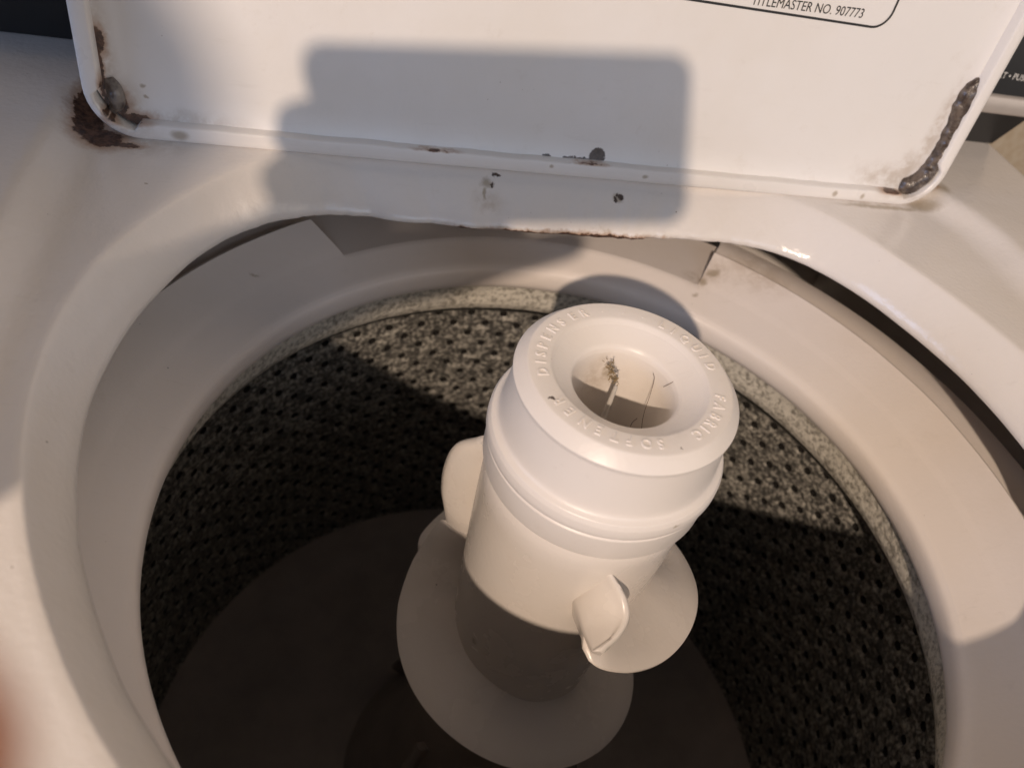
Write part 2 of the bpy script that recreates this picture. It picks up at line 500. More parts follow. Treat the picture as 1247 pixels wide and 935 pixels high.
for i in range(NA):
    a = 2 * math.pi * i / NA
    c, s = math.cos(a), math.sin(a)
    ro = table_r(OPEN_T, a)
    rc = table_r(CREASE_T, a, 5)
    # corroded, uneven steel at the back edge
    if s > .55:
        x = ro * c
        w = min(1, (s - .55) / .12)
        jag = .0016 * noise.noise(Vector((x * 60, 3.1, 0))) + .0009 * noise.noise(Vector((x * 240, 9.1, 0)))
        if -.085 < x < .055: jag -= .0012
        ro += jag * w
    else:
        ro += .0005 * noise.noise(Vector((c * 9, s * 9, 2)))
    for (t, z) in prof:
        r = ro + (rc - ro) * t
        verts.append((r * c, r * s, z))
    r0 = ro + (rc - ro) * 1.05
    lo, hi = .15, .9
    for _ in range(40):
        mid = (lo + hi) / 2
        if sd_rr(mid * c, mid * s, PX0, PX1, PY0, PY1, .022) < 0: lo = mid
        else: hi = mid
    re = lo
    for k in range(1, NO + 1):
        r = r0 + (re - .006 - r0) * (k / NO)
        x, y = r * c, r * s
        verts.append((x, y, recess_z(x, y)))
    for (dr, dz) in ((-.0035, -.0005), (-.0012, -.002), (0, -.0055), (0, -.02), (0, -.045)):
        r = re + dr
        verts.append((r * c, r * s, DECK + dz))
for i in range(NA):
    j = (i + 1) % NA
    for k in range(cols - 1):
        faces.append((i * cols + k, j * cols + k, j * cols + k + 1, i * cols + k + 1))
W(mesh_obj('top_panel', verts, faces, M_panel, sharp=55))

# cabinet below: four walls, open top
v = []; f = []
ring = [(PX0 + .003, PY0 + .003), (PX1 - .003, PY0 + .003), (PX1 - .003, PY1 - .003), (PX0 + .003, PY1 - .003)]
for (x, y) in ring: v += [(x, y, FLOOR), (x, y, DECK - .04)]
inn = [(PX0 + .006, PY0 + .006), (PX1 - .006, PY0 + .006), (PX1 - .006, PY1 - .006), (PX0 + .006, PY1 - .006)]
for (x, y) in inn: v += [(x, y, FLOOR), (x, y, DECK - .04)]
for i in range(4):
    j = (i + 1) % 4
    f += [(2 * i, 2 * j, 2 * j + 1, 2 * i + 1), (8 + 2 * i, 8 + 2 * i + 1, 8 + 2 * j + 1, 8 + 2 * j), (2 * i + 1, 2 * j + 1, 8 + 2 * j + 1, 8 + 2 * i + 1)]
W(mesh_obj('cabinet', v, f, M_cab, smooth=False))

# tub ring with the recess at its back
def cone_z(r):
    return .0165 + .49 * (r - .183) if r < .2045 else .0270 + .50 * (r - .2045) + .0004
inner = smooth_prof([(.1868, -.002), (.1850, -.001), (.1822, .003), (.1812, .009), (.1816, .0145), (.1845, .0172)], 2)
slope_r = [.187, .191, .195, .1985, .2012, .2018, .2045, .206, .210, .214, .218, .222]
outer = [(.2245, .0375), (.2258, .0372), (.2266, .0360), (.2270, .0335), (.2275, .0305), (.2285, .0298), (.240, .0310), (.2525, .0322), (.2545, .0310), (.2550, .02), (.2550, -.02)]
n0, n1 = 54.5, 120.5
angs = sorted(set([i * 360 / 360 for i in range(360)] + [n0, n1]))
def ring_prof(notched):
    P = list(inner)
    for r in slope_r:
        z = cone_z(r)
        if notched and r > .2015: z = .0254 - .02 * (r - .2015)
        P.append((r, z))
    for (r, z) in outer:
        if notched and z > .0248: z = .0254 - .02 * (r - .2015)
        P.append((r, z))
    return P
PN, PC = ring_prof(True), ring_prof(False)
verts, faces = [], []
strips = [[a for a in angs if n0 <= a <= n1], [a for a in angs if a >= n1] + [a + 360 for a in angs if a <= n0]]
mcount = len(PC)
for si, st in enumerate(strips):
    base = len(verts); P = PN if si == 0 else PC
    for a in st:
        for (r, z) in P:
            wob = .0004 * noise.noise(Vector((math.cos(R(a)) * 6, math.sin(R(a)) * 6, r * 20)))
            aa = a + 2.2 * max(-.3, (r - .203) / .0235) * max(0, 1 - abs(a - n1) / 14)
            verts.append((r * math.cos(R(aa)), r * math.sin(R(aa)), z + wob))
    for i in range(len(st) - 1):
        for k in range(mcount - 1):
            faces.append((base + i * mcount + k, base + (i + 1) * mcount + k, base + (i + 1) * mcount + k + 1, base + i * mcount + k + 1))
nst0 = len(strips[0])
b1 = nst0 * mcount
for (ia, ib) in ((0, b1 + (len(strips[1]) - 1) * mcount), ((nst0 - 1) * mcount, b1)):
    for k in range(mcount - 1):
        if any(abs(verts[ia + q][2] - verts[ib + q][2]) > 2e-5 for q in (k, k + 1)):
            faces.append((ia + k, ib + k, ib + k + 1, ia + k + 1))
W(mesh_obj('tub_ring', verts, faces, M_ring, sharp=38))
W(lathe('outer_tub', [(.2550, -.019), (.257, -.022), (.258, -.05), (.258, -.37), (.0, -.38)], M_tub, n=96))

# perforated basket
basket = W(lathe('wash_basket', [(.2352, -.3205), (.22, -.336), (.19, -.342), (.05, -.338), (.0, -.338)], M_base, n=128))
ncol, nrow, dz, zt, RB = 61, 26, .0103, -.052, .235
verts, faces, fidx, hmat = [], [], {}, []
def V(a, z, r):
    key = (round(a % 360, 4), round(z, 6), round(r, 5))
    if key not in fidx:
        fidx[key] = len(verts)
        verts.append((r * math.cos(R(a)), r * math.sin(R(a)), z))
    return fidx[key]
da = 360 / ncol
arc = RB * R(da)
for j in range(nrow):
    z1 = zt - j * dz; z0 = z1 - dz
    for i in range(ncol):
        ac = (i + (.5 if j % 2 else 0)) * da
        al, ar, zm = ac - da / 2, ac + da / 2, (z0 + z1) / 2
        o = [V(al, z0, RB), V(ac, z0, RB), V(ar, z0, RB), V(ar, zm, RB), V(ar, z1, RB), V(ac, z1, RB), V(al, z1, RB), V(al, zm, RB)]
        ring_ids = []
        for (hr, rr) in ((.0046, RB + .0006), (.0030, RB + .0016), (.0027, RB + .0032)):
            q = []
            for k in range(8):
                t = math.atan2((-1, -1, -1, 0, 1, 1, 1, 0)[k], (-1, 0, 1, 1, 1, 0, -1, -1)[k])
                q.append(V(ac + math.degrees(hr * math.cos(t) / RB), zm + hr * math.sin(t), rr))
            ring_ids.append(q)
        loops = [o] + ring_ids
        for li, (A, B) in enumerate(zip(loops[:-1], loops[1:])):
            for k in range(8):
                faces.append((A[k], A[(k + 1) % 8], B[(k + 1) % 8], B[k])); hmat.append(1 if li == 2 else 0)
        faces.append(tuple(ring_ids[-1])); hmat.append(1)
bw = mesh_obj('perforated_wall', verts, faces, M_basket, sharp=0, mats=[M_basket, M_hole], fmat=hmat)
bw.data.set_sharp_from_angle(angle=R(35))
bw.parent = basket
br = lathe('basket_rim', smooth_prof([(.1885, -.003), (.1905, -.004), (.1915, -.010), (.1918, -.020), (.1930, -.0235), (.1985, -.033), (.211, -.042), (.228, -.047), (.235, -.0519)], 2), M_rim, n=180)
br.parent = basket
# shade below the rim is painted on the neck as darker porcelain
br.data.materials.append(M_neck_shade)
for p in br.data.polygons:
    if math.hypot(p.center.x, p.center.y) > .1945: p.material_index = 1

# agitator with its helical flights
agit = W(lathe('agitator', smooth_prof([(.0300, .0575), (.0458, .0570), (.0455, .03), (.0447, 0), (.0432, -.04), (.0412, -.085), (.0405, -.12), (.0405, -.15)], 2), M_agit, n=128))
ab = lathe('agitator_base', smooth_prof([(.0395, -.149), (.042, -.17), (.052, -.22), (.066, -.28), (.085, -.320), (.092, -.332), (.092, -.337), (.08, -.337)], 2), M_base, n=96); ab.parent = agit
def flight(name, tab, rout, a0, a1, thick=.0032, ztilt=.008, n=120, round0=9, round1=14, rtab=None):
    verts, faces = [], []
    nr = 10
    cols2 = 2 * (nr + 1)
    for i in range(n + 1):
        a = a0 + (a1 - a0) * i / n
        z = interp(tab, a)
        # rounded ends
        d0, d1 = (a - a0) / round0, (a1 - a) / round1
        k = 1.0
        if d0 < 1: k = min(k, .80 + .20 * math.sqrt(max(0, 1 - (1 - d0) ** 2)))
        if d1 < 1: k = min(k, .45 + .55 * math.sqrt(max(0, 1 - (1 - d1) ** 2)))
        ri = .036; ro = ri + ((interp(rtab, a) if rtab else rout) - ri) * k
        c, s = math.cos(R(a)), math.sin(R(a))
        up, dn = [], []
        for q in range(nr + 1):
            t = q / nr
            r = ri + (ro - ri) * t
            zz = z + ztilt * (1 - t) + .004 * max(0, 1 - t * 3.2) ** 2
            e = thick * (.5 if q < nr else .18)
            up.append((r * c, r * s, zz + e)); dn.append((r * c, r * s, zz - e))
        verts += up + dn[::-1]
    for i in range(n):
        for k in range(cols2):
            k2 = (k + 1) % cols2
            faces.append((i * cols2 + k, (i + 1) * cols2 + k, (i + 1) * cols2 + k2, i * cols2 + k2))
    faces.append(tuple(range(cols2))); faces.append(tuple(n * cols2 + k for k in range(cols2)))
    o = mesh_obj(name, verts, faces, M_agit, sharp=50)
    o.parent = agit
    return o
def smtab(tab, w=9):
    out = []
    a0, a1 = tab[0][0], tab[-1][0]
    a = a0
    while a <= a1:
        ws = [interp(tab, a + q) for q in range(-w, w + 1, 3)]
        out.append((a, sum(ws) / len(ws))); a += 3
    return out
TA = smtab([(-98, .020), (-87, .011), (-73, .002), (-55, -.005), (-36, -.009), (-20, -.014), (-7, -.021), (5, -.026), (60, -.05), (120, -.066), (152, -.076)])
TB = smtab([(139, -.036), (145, -.052), (160, -.070), (175, -.080), (198, -.0885), (212, -.0910), (230, -.0935), (246, -.098), (263, -.104), (285, -.108), (332, -.121), (354, -.126), (405, -.145)])
flight('helical_flight', TA, .0715, -98, 152, rtab=[(-98, .0715), (60, .0715), (120, .0745), (152, .0745)])
flight('helical_flight', TB, .0722, 139, 405, rtab=[(139, .0625), (146, .0655), (156, .0690), (172, .0716), (190, .0724)], round0=2)


def P3(r, a, z): return Vector((r * math.cos(R(a)), r * math.sin(R(a)), z))
def curved_plate(name, inner_pts, outer_pts, thick, n=7, m=10, bulge=.0, mat=None):
    I = catmull(inner_pts, n); O = catmull(outer_pts, n)
    cnt = len(I)
    grid = []
    for i in range(cnt):
        row = []
        for q in range(m + 1):
            t = q / m
            row.append(I[i].lerp(O[i], t))
        grid.append(row)
    nor = []
    for i in range(cnt):
        rown = []
        for q in range(m + 1):
            du = grid[min(i + 1, cnt - 1)][q] - grid[max(i - 1, 0)][q]
            dv = grid[i][min(q + 1, m)] - grid[i][max(q - 1, 0)]
            nn = du.cross(dv)
            rown.append(nn.normalized() if nn.length > 1e-12 else Vector((0, 0, 1)))
        nor.append(rown)
    verts, faces = [], []
    for sgn in (.5, -.5):
        for i in range(cnt):
            for q in range(m + 1):
                t = q / m
                b = math.sin(t * math.pi) * bulge
                edge = 1.0 if q < m else .35
                verts.append(grid[i][q] + nor[i][q] * (thick * sgn * edge + b))
    S = cnt * (m + 1)
    def id(i, q, s): return s * S + i * (m + 1) + q
    for i in range(cnt - 1):
        for q in range(m):
            faces.append((id(i, q, 0), id(i + 1, q, 0), id(i + 1, q + 1, 0), id(i, q + 1, 0)))
            faces.append((id(i, q, 1), id(i, q + 1, 1), id(i + 1, q + 1, 1), id(i + 1, q, 1)))
        faces.append((id(i, m, 0), id(i + 1, m, 0), id(i + 1, m, 1), id(i, m, 1)))
        faces.append((id(i, 0, 0), id(i, 0, 1), id(i + 1, 0, 1), id(i + 1, 0, 0)))
    for i in (0, cnt - 1):
        for q in range(m):
            faces.append((id(i, q, 0), id(i, q + 1, 0), id(i, q + 1, 1), id(i, q, 1)))
    o = mesh_obj(name, verts, faces, mat or M_agit, sharp=60)
    o.parent = agit
    return o
# folded scoop lips at the upper ends of the flights
def scoop(name, F, E):
    colsets = []
    for (fr, fa, fz), (er, ea, ez) in zip(F, E):
        a, b = P3(fr, fa, fz), P3(er, ea, ez)
        w = ea - fa
        kk = max(.12, min(1, w / 10))
        row = [P3(fr, fa + 3.5 * kk, fz - .013 * kk), P3(fr, fa + .6 * kk, fz - .0035 * kk), P3(fr, fa + .2 * kk, fz - .0008)]
        for t in (.06, .2, .4, .6, .78, .90):
            p = a.lerp(b, t)
            dip = .0006 * math.sin(math.pi * t) * min(1, w / 14)
            row.append(p + Vector((0, 0, dip)))
        row += [P3(er, ea - .8, ez + .0002), P3(er, ea + .6, ez + .0010), P3(er, ea + 2.2, ez + .0004), P3(er, ea + 3.0, ez - .0016), P3(er, ea + 1.8, ez - .006 * kk), P3(er, ea + 1.0, ez - .020 * kk)]
        colsets.append(row)
    m = len(colsets[0])
    lines = [catmull([r[k] for r in colsets], 8) for k in range(m)]
    n = len(lines[0])
    vs = [lines[k][i] for i in range(n) for k in range(m)]
    fs = [(i * m + k, i * m + k + 1, (i + 1) * m + k + 1, (i + 1) * m + k) for i in range(n - 1) for k in range(m - 1)]
    fs.append(tuple((n - 1) * m + k for k in range(m)))
    o = mesh_obj(name, vs, fs, M_agit, sharp=70)
    o.parent = agit
    return o
scoop('scoop_lip', [(.041, -103.5, .0195), (.047, -101.6, .0210), (.053, -100, .0220), (.059, -98.8, .0229), (.065, -97.6, .0247), (.0695, -97, .0262)],
      [(.041, -96, .0465), (.0475, -88.5, .0405), (.053, -84.2, .0355), (.059, -84.2, .0312), (.0645, -89.2, .0285), (.0698, -96.2, .0266)])
curved_plate('scoop_lip', [P3(.040, 148, .041), P3(.040, 148, .030), P3(.040, 148, .015), P3(.040, 147, -.005), P3(.040, 146, -.022), P3(.040, 144, -.032)],
             [P3(.051, 147, .0393), P3(.0616, 147, .0269), P3(.0648, 147, .010), P3(.0640, 147, -.008), P3(.0612, 146, -.022), P3(.0600, 143, -.034)], .0055, bulge=-.002)
for k in range(4):
    a = 25 + 90 * k
    o = curved_plate('base_vane', [P3(.045, a, -.21), P3(.055, a, -.26), P3(.065, a, -.31), P3(.085, a, -.330)],
                 [P3(.056, a, -.20), P3(.07, a + 3, -.235), P3(.09, a + 5, -.29), P3(.100, a + 6, -.328)], .006, mat=M_base)

# ------------------------------------------------------------------ lid
def lid_outline(inset, n=10, rad=.022, x0=-.2162, x1=.2330, t1=.400):
    x0 += inset; x1 -= inset; t0 = inset; t1 -= inset; r = max(rad - inset, .003)
    pts = []
    for (cx, ct, a0) in ((x1 - r, t0 + r, 270), (x1 - r, t1 - r, 0), (x0 + r, t1 - r, 90), (x0 + r, t0 + r, 180)):
        for k in range(n + 1):
            a = R(a0 + 90 * k / n)
            pts.append((cx + r * math.cos(a), ct + r * math.sin(a)))
    # extra points on the long sides
    out = []
    for p, q in zip(pts, pts[1:] + pts[:1]):
        L = math.hypot(q[0] - p[0], q[1] - p[1])
        m = max(1, int(L / .004))
        for k in range(m):
            out.append((p[0] + (q[0] - p[0]) * k / m, p[1] + (q[1] - p[1]) * k / m))
    return out
def lid_loops(levels):
    """levels: (inset, depth); loops resampled by direction so that they match"""
    base = lid_outline(0)
    verts, faces = [], []
    n = len(base)
    cx, ct = .0084, .2
    x0, x1, t1 = -.2162, .2330, .400
    rows = []
    for (ins, d) in levels:
        row = []
        for (x, t) in base:
            # move each outline point inwards along the inset of its corner circle
            r = .022
            qx = min(max(x, x0 + r), x1 - r); qt = min(max(t, r), t1 - r)
            dx, dt = x - qx, t - qt
            L = math.hypot(dx, dt)
            if L > 1e-9:
                row.append((x - dx / L * ins, t - dt / L * ins, d))
            else:
                row.append((x, t, d))
        rows.append(row)
    return rows, n
def wob(x, t):
    return .0004 * noise.noise(Vector((x * 45, t * 45, 1.7))) + .00025 * noise.noise(Vector((x * 170, t * 170, 5.2)))
rows, n = lid_loops([(.0, .022), (.0, .0016), (.0003, .0006), (.0010, .0), (.0030, .0), (.0064, .0), (.0071, .0003), (.0074, .0010), (.0074, .0088)])
verts, faces = [], []
for li, row in enumerate(rows):
    for (x, t, d) in row:
        # flange trimmed narrower round the lower corners
        ins = 0
        if li >= 5 and t < .022 and (x < -.196 or x > .213):
            cxk = -.2162 + .022 if x < 0 else .2330 - .022
            ddx, ddt = cxk - x, .022 - t
            L = math.hypot(ddx, ddt) or 1
            cut = .0034 + .0006 * noise.noise(Vector((x * 300, t * 300, 0)))
            x -= ddx / L * cut; t -= ddt / L * cut
        e = wob(x, t) if li >= 4 else 0
        verts.append(lid_pt(x, t + (e if t < .2 else 0), d))
for li in range(len(rows) - 1):
    for k in range(n):
        k2 = (k + 1) % n
        faces.append((li * n + k, li * n + k2, (li + 1) * n + k2, (li + 1) * n + k))
# the lid itself: outer skin with the inside panel
lid = None
outline0 = lid_outline(0)
inner = [(min(max(x, -.2162 + .004), .2330 - .004), min(max(t, .004), .396)) for (x, t) in outline0]
vv, ff = [], []
nx, nt_ = 60, 50
for d in (.0085, .0205):
    for j in range(nt_ + 1):
        for i in range(nx + 1):
            # rounded-square mapping
            u, w = i / nx * 2 - 1, j / nt_ * 2 - 1
            x, t = .0084 + u * .2205, .2 + w * .196
            r = .02
            qx = min(max(x, .0084 - .2205 + r), .0084 + .2205 - r); qt = min(max(t, .004 + r), .396 - r)
            dx, dt = x - qx, t - qt
            L = math.hypot(dx, dt)
            if L > r:
                x, t = qx + dx / L * r, qt + dt / L * r
            # gentle oil-canning of the sheet and a soft roll into the flange
            e = .0006 * noise.noise(Vector((x * 7, t * 7, 4)))
            edge = min(x + .2121, .2289 - x, t - .004)
            if d < .01:
                e -= .0030 * max(0, 1 - edge / .011) ** 2
            vv.append(lid_pt(x, t, d + e))
g = (nx + 1) * (nt_ + 1)
for s in (0, 1):
    for j in range(nt_):
        for i in range(nx):
            a = s * g + j * (nx + 1) + i
            ff.append((a, a + 1, a + nx + 2, a + nx + 1))
lid = W(mesh_obj('lid', vv, ff, M_lid, sharp=50))
hem = mesh_obj('lid_flange', verts, faces, M_hem, sharp=50); hem.parent = lid
# lumpy strip of dark sealant inside the right corner of the lid
def smear(name, cl, wid, hgt, mat, d0=.0088, n=10, m=16):
    C = catmull([(a, b, 0) for a, b in cl], n)
    vs, fs = [], []
    cnt = len(C)
    for i, p in enumerate(C):
        u = i / (cnt - 1)
        t = (C[min(i + 1, cnt - 1)] - C[max(i - 1, 0)]).normalized()
        nn = Vector((-t.y, t.x, 0))
        endk = math.sqrt(max(0, 1 - (2 * u - 1) ** 12))
        w, h = interp(wid, u) * endk, interp(hgt, u) * endk
        for k in range(m + 1):
            a = math.pi * k / m
            q = p + nn * (w * math.cos(a))
            e = h * math.sin(a) ** .8
            e *= 1 + .26 * noise.noise(Vector((q.x * 150, q.y * 150, 2))) + .08 * noise.noise(Vector((q.x * 420, q.y * 420, 7)))
            q = q + Vector((noise.noise(Vector((q.x * 240, q.y * 240, 1))), noise.noise(Vector((q.x * 240, q.y * 240, 4))), 0)) * .0011
            vs.append(lid_pt(q.x, q.y, d0 - e))
    for i in range(cnt - 1):
        for k in range(m):
            fs.append((i * (m + 1) + k, i * (m + 1) + k + 1, (i + 1) * (m + 1) + k + 1, (i + 1) * (m + 1) + k))
    return mesh_obj(name, vs, fs, mat, sharp=0)
sb = smear('sealant_bead', [(.2125, .0065), (.2215, .0115), (.2265, .0225), (.2278, .036), (.2278, .050), (.2272, .0610), (.2278, .0735)],
           [(0, .0045), (.15, .0060), (.35, .0046), (.6, .0056), (.8, .0072), (1, .0065)], [(0, .004), (.15, .0072), (.4, .0064), (.7, .0070), (1, .006)], M_goo)
sb.parent = lid
tag_lbl = sb; tag_lbl['label'] = 'dark lumpy sealant smeared inside the right lid corner'
path = [lid_pt(-.2065, .0235, .0085), lid_pt(-.2045, .0190, .0068), lid_pt(-.2040, .0135, .0064), lid_pt(-.2068, .0095, .0082)]
rb = tube('rubber_bumper', path, lambda t: .0036 * (.6 + .4 * math.sin(math.pi * min(1, t * 1.05 + .05))), M_bump, seg=12, n=10); rb.parent = lid
# rating label: printed outline and lettering, a film on the inside panel
lv, lf = [], []
def lab_outline(off):
    x1, t0, r = .1597 - off, .0886 + off, .009 - off
    x0 = .02 + off; t1 = .19 - off
    pts = []
    for (cx, ct, a0) in ((x1 - r, t0 + r, 270), (x1 - r, t1 - r, 0), (x0 + r, t1 - r, 90), (x0 + r, t0 + r, 180)):
        for k in range(9):
            a = R(a0 + 90 * k / 8); pts.append((cx + r * math.cos(a), ct + r * math.sin(a)))
    return pts
A, B = lab_outline(0), lab_outline(.0011)
def lid_surf(x, t):
    e = .0006 * noise.noise(Vector((x * 7, t * 7, 4)))
    return lid_pt(x, t, .0085 + e - .00025)
for p in A: lv.append(lid_surf(*p))
for p in B: lv.append(lid_surf(*p))
m = len(A)
for k in range(m):
    k2 = (k + 1) % m; lf.append((k, k2, m + k2, m + k))
tv, tf = text_mesh('TITLEMASTER NO. 907773', .0062, align='RIGHT', sx=.86)
base = len(lv)
ca, sa = math.cos(R(1.4)), math.sin(R(1.4))
for p in tv:
    lv.append(lid_surf(.1440 + p.x * ca - p.y * sa, .0924 + p.x * sa + p.y * ca))
lf += [tuple(base + q for q in fc) for fc in tf]
lb = mesh_obj('rating_label', lv, lf, M_ink, smooth=False); lb.parent = lid
lb['label'] = 'printed label with black rounded border and model number line'

# ------------------------------------------------------------------ control console
CX0, CX1 = -.312, .3245
prof = [(.240, .1085), (.2285, .1085), (.2145, .1355), (.2145, .1365), (.2165, .1455), (.2385, .285), (.246, .300), (.30, .300), (.31, .290), (.31, .1085)]
v = [(x, y, z) for x in (CX0, CX1) for (y, z) in prof]
m = len(prof)
f = [(k, (k + 1) % m, m + (k + 1) % m, m + k) for k in range(m)] + [tuple(range(m)), tuple(range(m, 2 * m))]
cons = W(mesh_obj('control_console', v, f, M_black, smooth=False))
v, f = [], []
tp = [(.2148, .1350), (.2128, .1352), (.2122, .1365), (.2138, .1445), (.2146, .1456), (.2168, .1460)]
v = [(x, y, z) for x in (CX0 - .001, CX1 + .001) for (y, z) in tp]
m = len(tp)
f = [(k, (k + 1) % m, m + (k + 1) % m, m + k) for k in range(m)] + [tuple(range(m)), tuple(range(m, 2 * m))]
t = mesh_obj('console_trim', v, f, M_trim, sharp=60); t.parent = cons
tv, tf = text_mesh('START \u2022 PUSH', .0052, align='LEFT')
ey = Vector((0, .2385 - .2165, .285 - .1455)).normalized()
en = Vector((1, 0, 0)).cross(ey)      # towards the viewer
o0 = Vector((.2765, .2165, .1455)) + ey * .0098 + en * .0003
t = mesh_obj('console_lettering', [o0 + Vector((1, 0, 0)) * p.x + ey * p.y for p in tv], tf, M_whiteink, smooth=False); t.parent = cons

# ------------------------------------------------------------------ softener dispenser (lifts off the agitator)
disp = empty('softener_dispenser', (0, 0, .057), 'white plastic liquid fabric softener dispenser cup capping the agitator', 'dispenser')
def D(o): return adopt(o, disp)
body = [(.0455, .0572), (.0474, .0574), (.0478, .0582), (.0480, .0700), (.0472, .0708), (.0474, .0716), (.0486, .0722), (.0490, .0740), (.0488, .0778), (.0478, .0798), (.0461, .0808), (.0453, .0818), (.0450, .0832),
        (.0431, .1022), (.0432, .1036), (.0438, .1042), (.0441, .1056), (.0398, .1104), (.0391, .1107), (.0312, .1107), (.0304, .1103), (.0290, .1088), (.0222, .1045), (.0210, .1032), (.0204, .1012), (.0194, .085), (.0182, .046), (.0170, .0435), (.003, .0425), (0, .0425)]
def round_prof(p):
    q = [p[0]]
    for a, b, c in zip(p[:-2], p[1:-1], p[2:]):
        la = math.hypot(b[0] - a[0], b[1] - a[1]); lc = math.hypot(c[0] - b[0], c[1] - b[1])
        k = min(.00022, la * .3, lc * .3)
        q.append((b[0] + (a[0] - b[0]) / la * k, b[1] + (a[1] - b[1]) / la * k))
        q.append((b[0] + (c[0] - b[0]) / lc * k, b[1] + (c[1] - b[1]) / lc * k))
    q.append(p[-1]); return q
cup = D(lathe('dispenser_cup', round_prof(body), M_cap, n=200, sharp=15))
cp = lathe('center_post', [(.0, .1022), (.0005, .1020), (.0008, .1012), (.0012, .085), (.0019, .0430)], M_post, n=16)
for vtx in cp.data.vertices: vtx.co += Vector((-.0030, .0012, 0))
D(cp)
LET = [('L', 52.4), ('I', 44), ('Q', 34.5), ('U', 24.4), ('I', 16.5), ('D', 7), ('F', -20.6), ('A', -29.2), ('B', -38.6), ('R', -46.4), ('I', -53.2), ('C', -60.6),
       ('S', -87.5), ('O', -96.1), ('F', -106.2), ('T', -114.8), ('E', -124.3), ('N', -133.9), ('E', -144.7), ('R', -154.3),
       ('D', -178.7), ('I', 172.9), ('S', 165.7), ('P', 157.7), ('E', 148.9), ('N', 138.9), ('S', 129.4), ('E', 118.5), ('R', 109.5), ('.', 95.1), ('.', 80.2), ('.', 66.6)]
lv, lf = [], []
for ch, a in LET:
    if ch == '.':
        base = len(lv); p = P3(.0345, a, .1107)
        for k in range(8): lv.append(p + Vector((math.cos(k * math.pi / 4), math.sin(k * math.pi / 4), 0)) * .0005)
        lv.append(p + Vector((0, 0, .0005)))
        for k in range(8): lf.append((base + k, base + (k + 1) % 8, base + 8))
        continue
    tv, tf = text_mesh(ch, .0058, extrude=.00042, bevel=.00013, bold=.00002, align='CENTER', sx=.86)
    er = Vector((math.cos(R(a)), math.sin(R(a)), 0)); et = Vector((math.sin(R(a)), -math.cos(R(a)), 0))
    base = len(lv)
    for p in tv:
        lv.append(er * (.0326 + p.y) + et * p.x + Vector((0, 0, .1106 + p.z)))
    lf += [tuple(base + q for q in fc) for fc in tf]
D(mesh_obj('embossed_lettering', lv, lf, M_cap, sharp=45))

# loose hairs lying in the cup
h1 = tube('hair_strand', [P3(.0165, -40, .0740), (.0125, -.0060, .0790), (.0130, .0000, .0860), (.0150, .0050, .0930), (.0160, .0085, .0985), (.0150, .0095, .1010)], .00011, M_hair, seg=5, n=8)
tag(h1, 'long curved brown hair strand standing up inside the dispenser cup', 'hair')
h2 = tube('hair_strand', [(.0070, -.0110, .0745), (.0062, -.0070, .0800), (.0075, -.0030, .0845), (.0098, -.0015, .0865)], .00013, M_hair, seg=5, n=8)
tag(h2, 'short hooked brown hair strand at the bottom of the dispenser cup', 'hair')
h3 = tube('hair_strand', [(.0188, .0045, .0985), (.0204, .0030, .1026), (.0228, .0040, .1044), (.0246, .0052, .1059), (.0262, .0046, .1072)], .00010, M_hair, seg=5, n=8)
tag(h3, 'fine pale hair lying on the sloping bowl of the dispenser', 'hair')

# fuzzy lint caught on the post
lv, lf = [], []
rnd = random.Random(3)
for q in range(70):
    u = rnd.random()
    c = Vector((-.0030 + .0012 * u, .0012 + .0150 * u, .1018 - .001 * u)) + Vector((rnd.gauss(0, .0007), rnd.gauss(0, .0009), rnd.gauss(0, .0010)))
    dv = Vector((rnd.gauss(0, 1), rnd.gauss(0, 1), rnd.gauss(0, 1))).normalized()
    bv = dv.orthogonal().normalized()
    L = rnd.uniform(.0004, .0013); base = len(lv); rr = rnd.uniform(.00006, .00022)
    for t in (-1, 0, 1):
        p = c + dv * (L * t) + bv * (.0003 * (1 - t * t))
        for k in range(4):
            a = k * math.pi / 2
            lv.append(p + (bv * math.cos(a) + dv.cross(bv) * math.sin(a)) * rr)
    for r_ in range(2):
        for k in range(4):
            lf.append((base + r_ * 4 + k, base + r_ * 4 + (k + 1) % 4, base + r_ * 4 + 4 + (k + 1) % 4, base + r_ * 4 + 4 + k))
lint = mesh_obj('lint_clump', lv, lf, M_lint)
tag(lint, 'small fuzzy brown lint clump caught on the centre post of the dispenser cup', 'lint')

# ------------------------------------------------------------------ the photographer's phone and hand (their shadow falls on the lid)
def cs(u, v, w):
    """millimetres right / up / forward of the phone's lens"""
    return CAM_POS + rgt * (u / 1000) + upv * (v / 1000) + fwd * (w / 1000)
phone = empty('smartphone', cs(-48, 25, -8), 'black smartphone held level above the open washing machine', 'smartphone')
def phone_slab(name, u0, u1, v0, v1, w0, w1, r, mat, n=8):
    pts = []
    for (cu, cv, a0) in ((u1 - r, v0 + r, 270), (u1 - r, v1 - r, 0), (u0 + r, v1 - r, 90), (u0 + r, v0 + r, 180)):
        for k in range(n + 1):
            a = R(a0 + 90 * k / n); pts.append((cu + r * math.cos(a), cv + r * math.sin(a)))
    m = len(pts); c0 = sum(p[0] for p in pts) / m; c1 = sum(p[1] for p in pts) / m
    vs = []
    for (ins, w) in ((1.2, w0), (0, w0 + 1.2), (0, w1 - 1.2), (1.2, w1)):
        for (u, v_) in pts:
            L = math.hypot(u - c0, v_ - c1)
            vs.append(cs(u - (u - c0) / L * ins, v_ - (v_ - c1) / L * ins, w))
    fs = [tuple(range(m)), tuple(range(3 * m, 4 * m))]
    for l in range(3):
        for k in range(m):
            k2 = (k + 1) % m; fs.append((l * m + k, l * m + k2, (l + 1) * m + k2, (l + 1) * m + k))
    return adopt(mesh_obj(name, vs, fs, mat, sharp=40), phone)
phone_slab('phone_body', -122, 25.5, -9, 58, -12.5, -4.0, 9, M_phone)
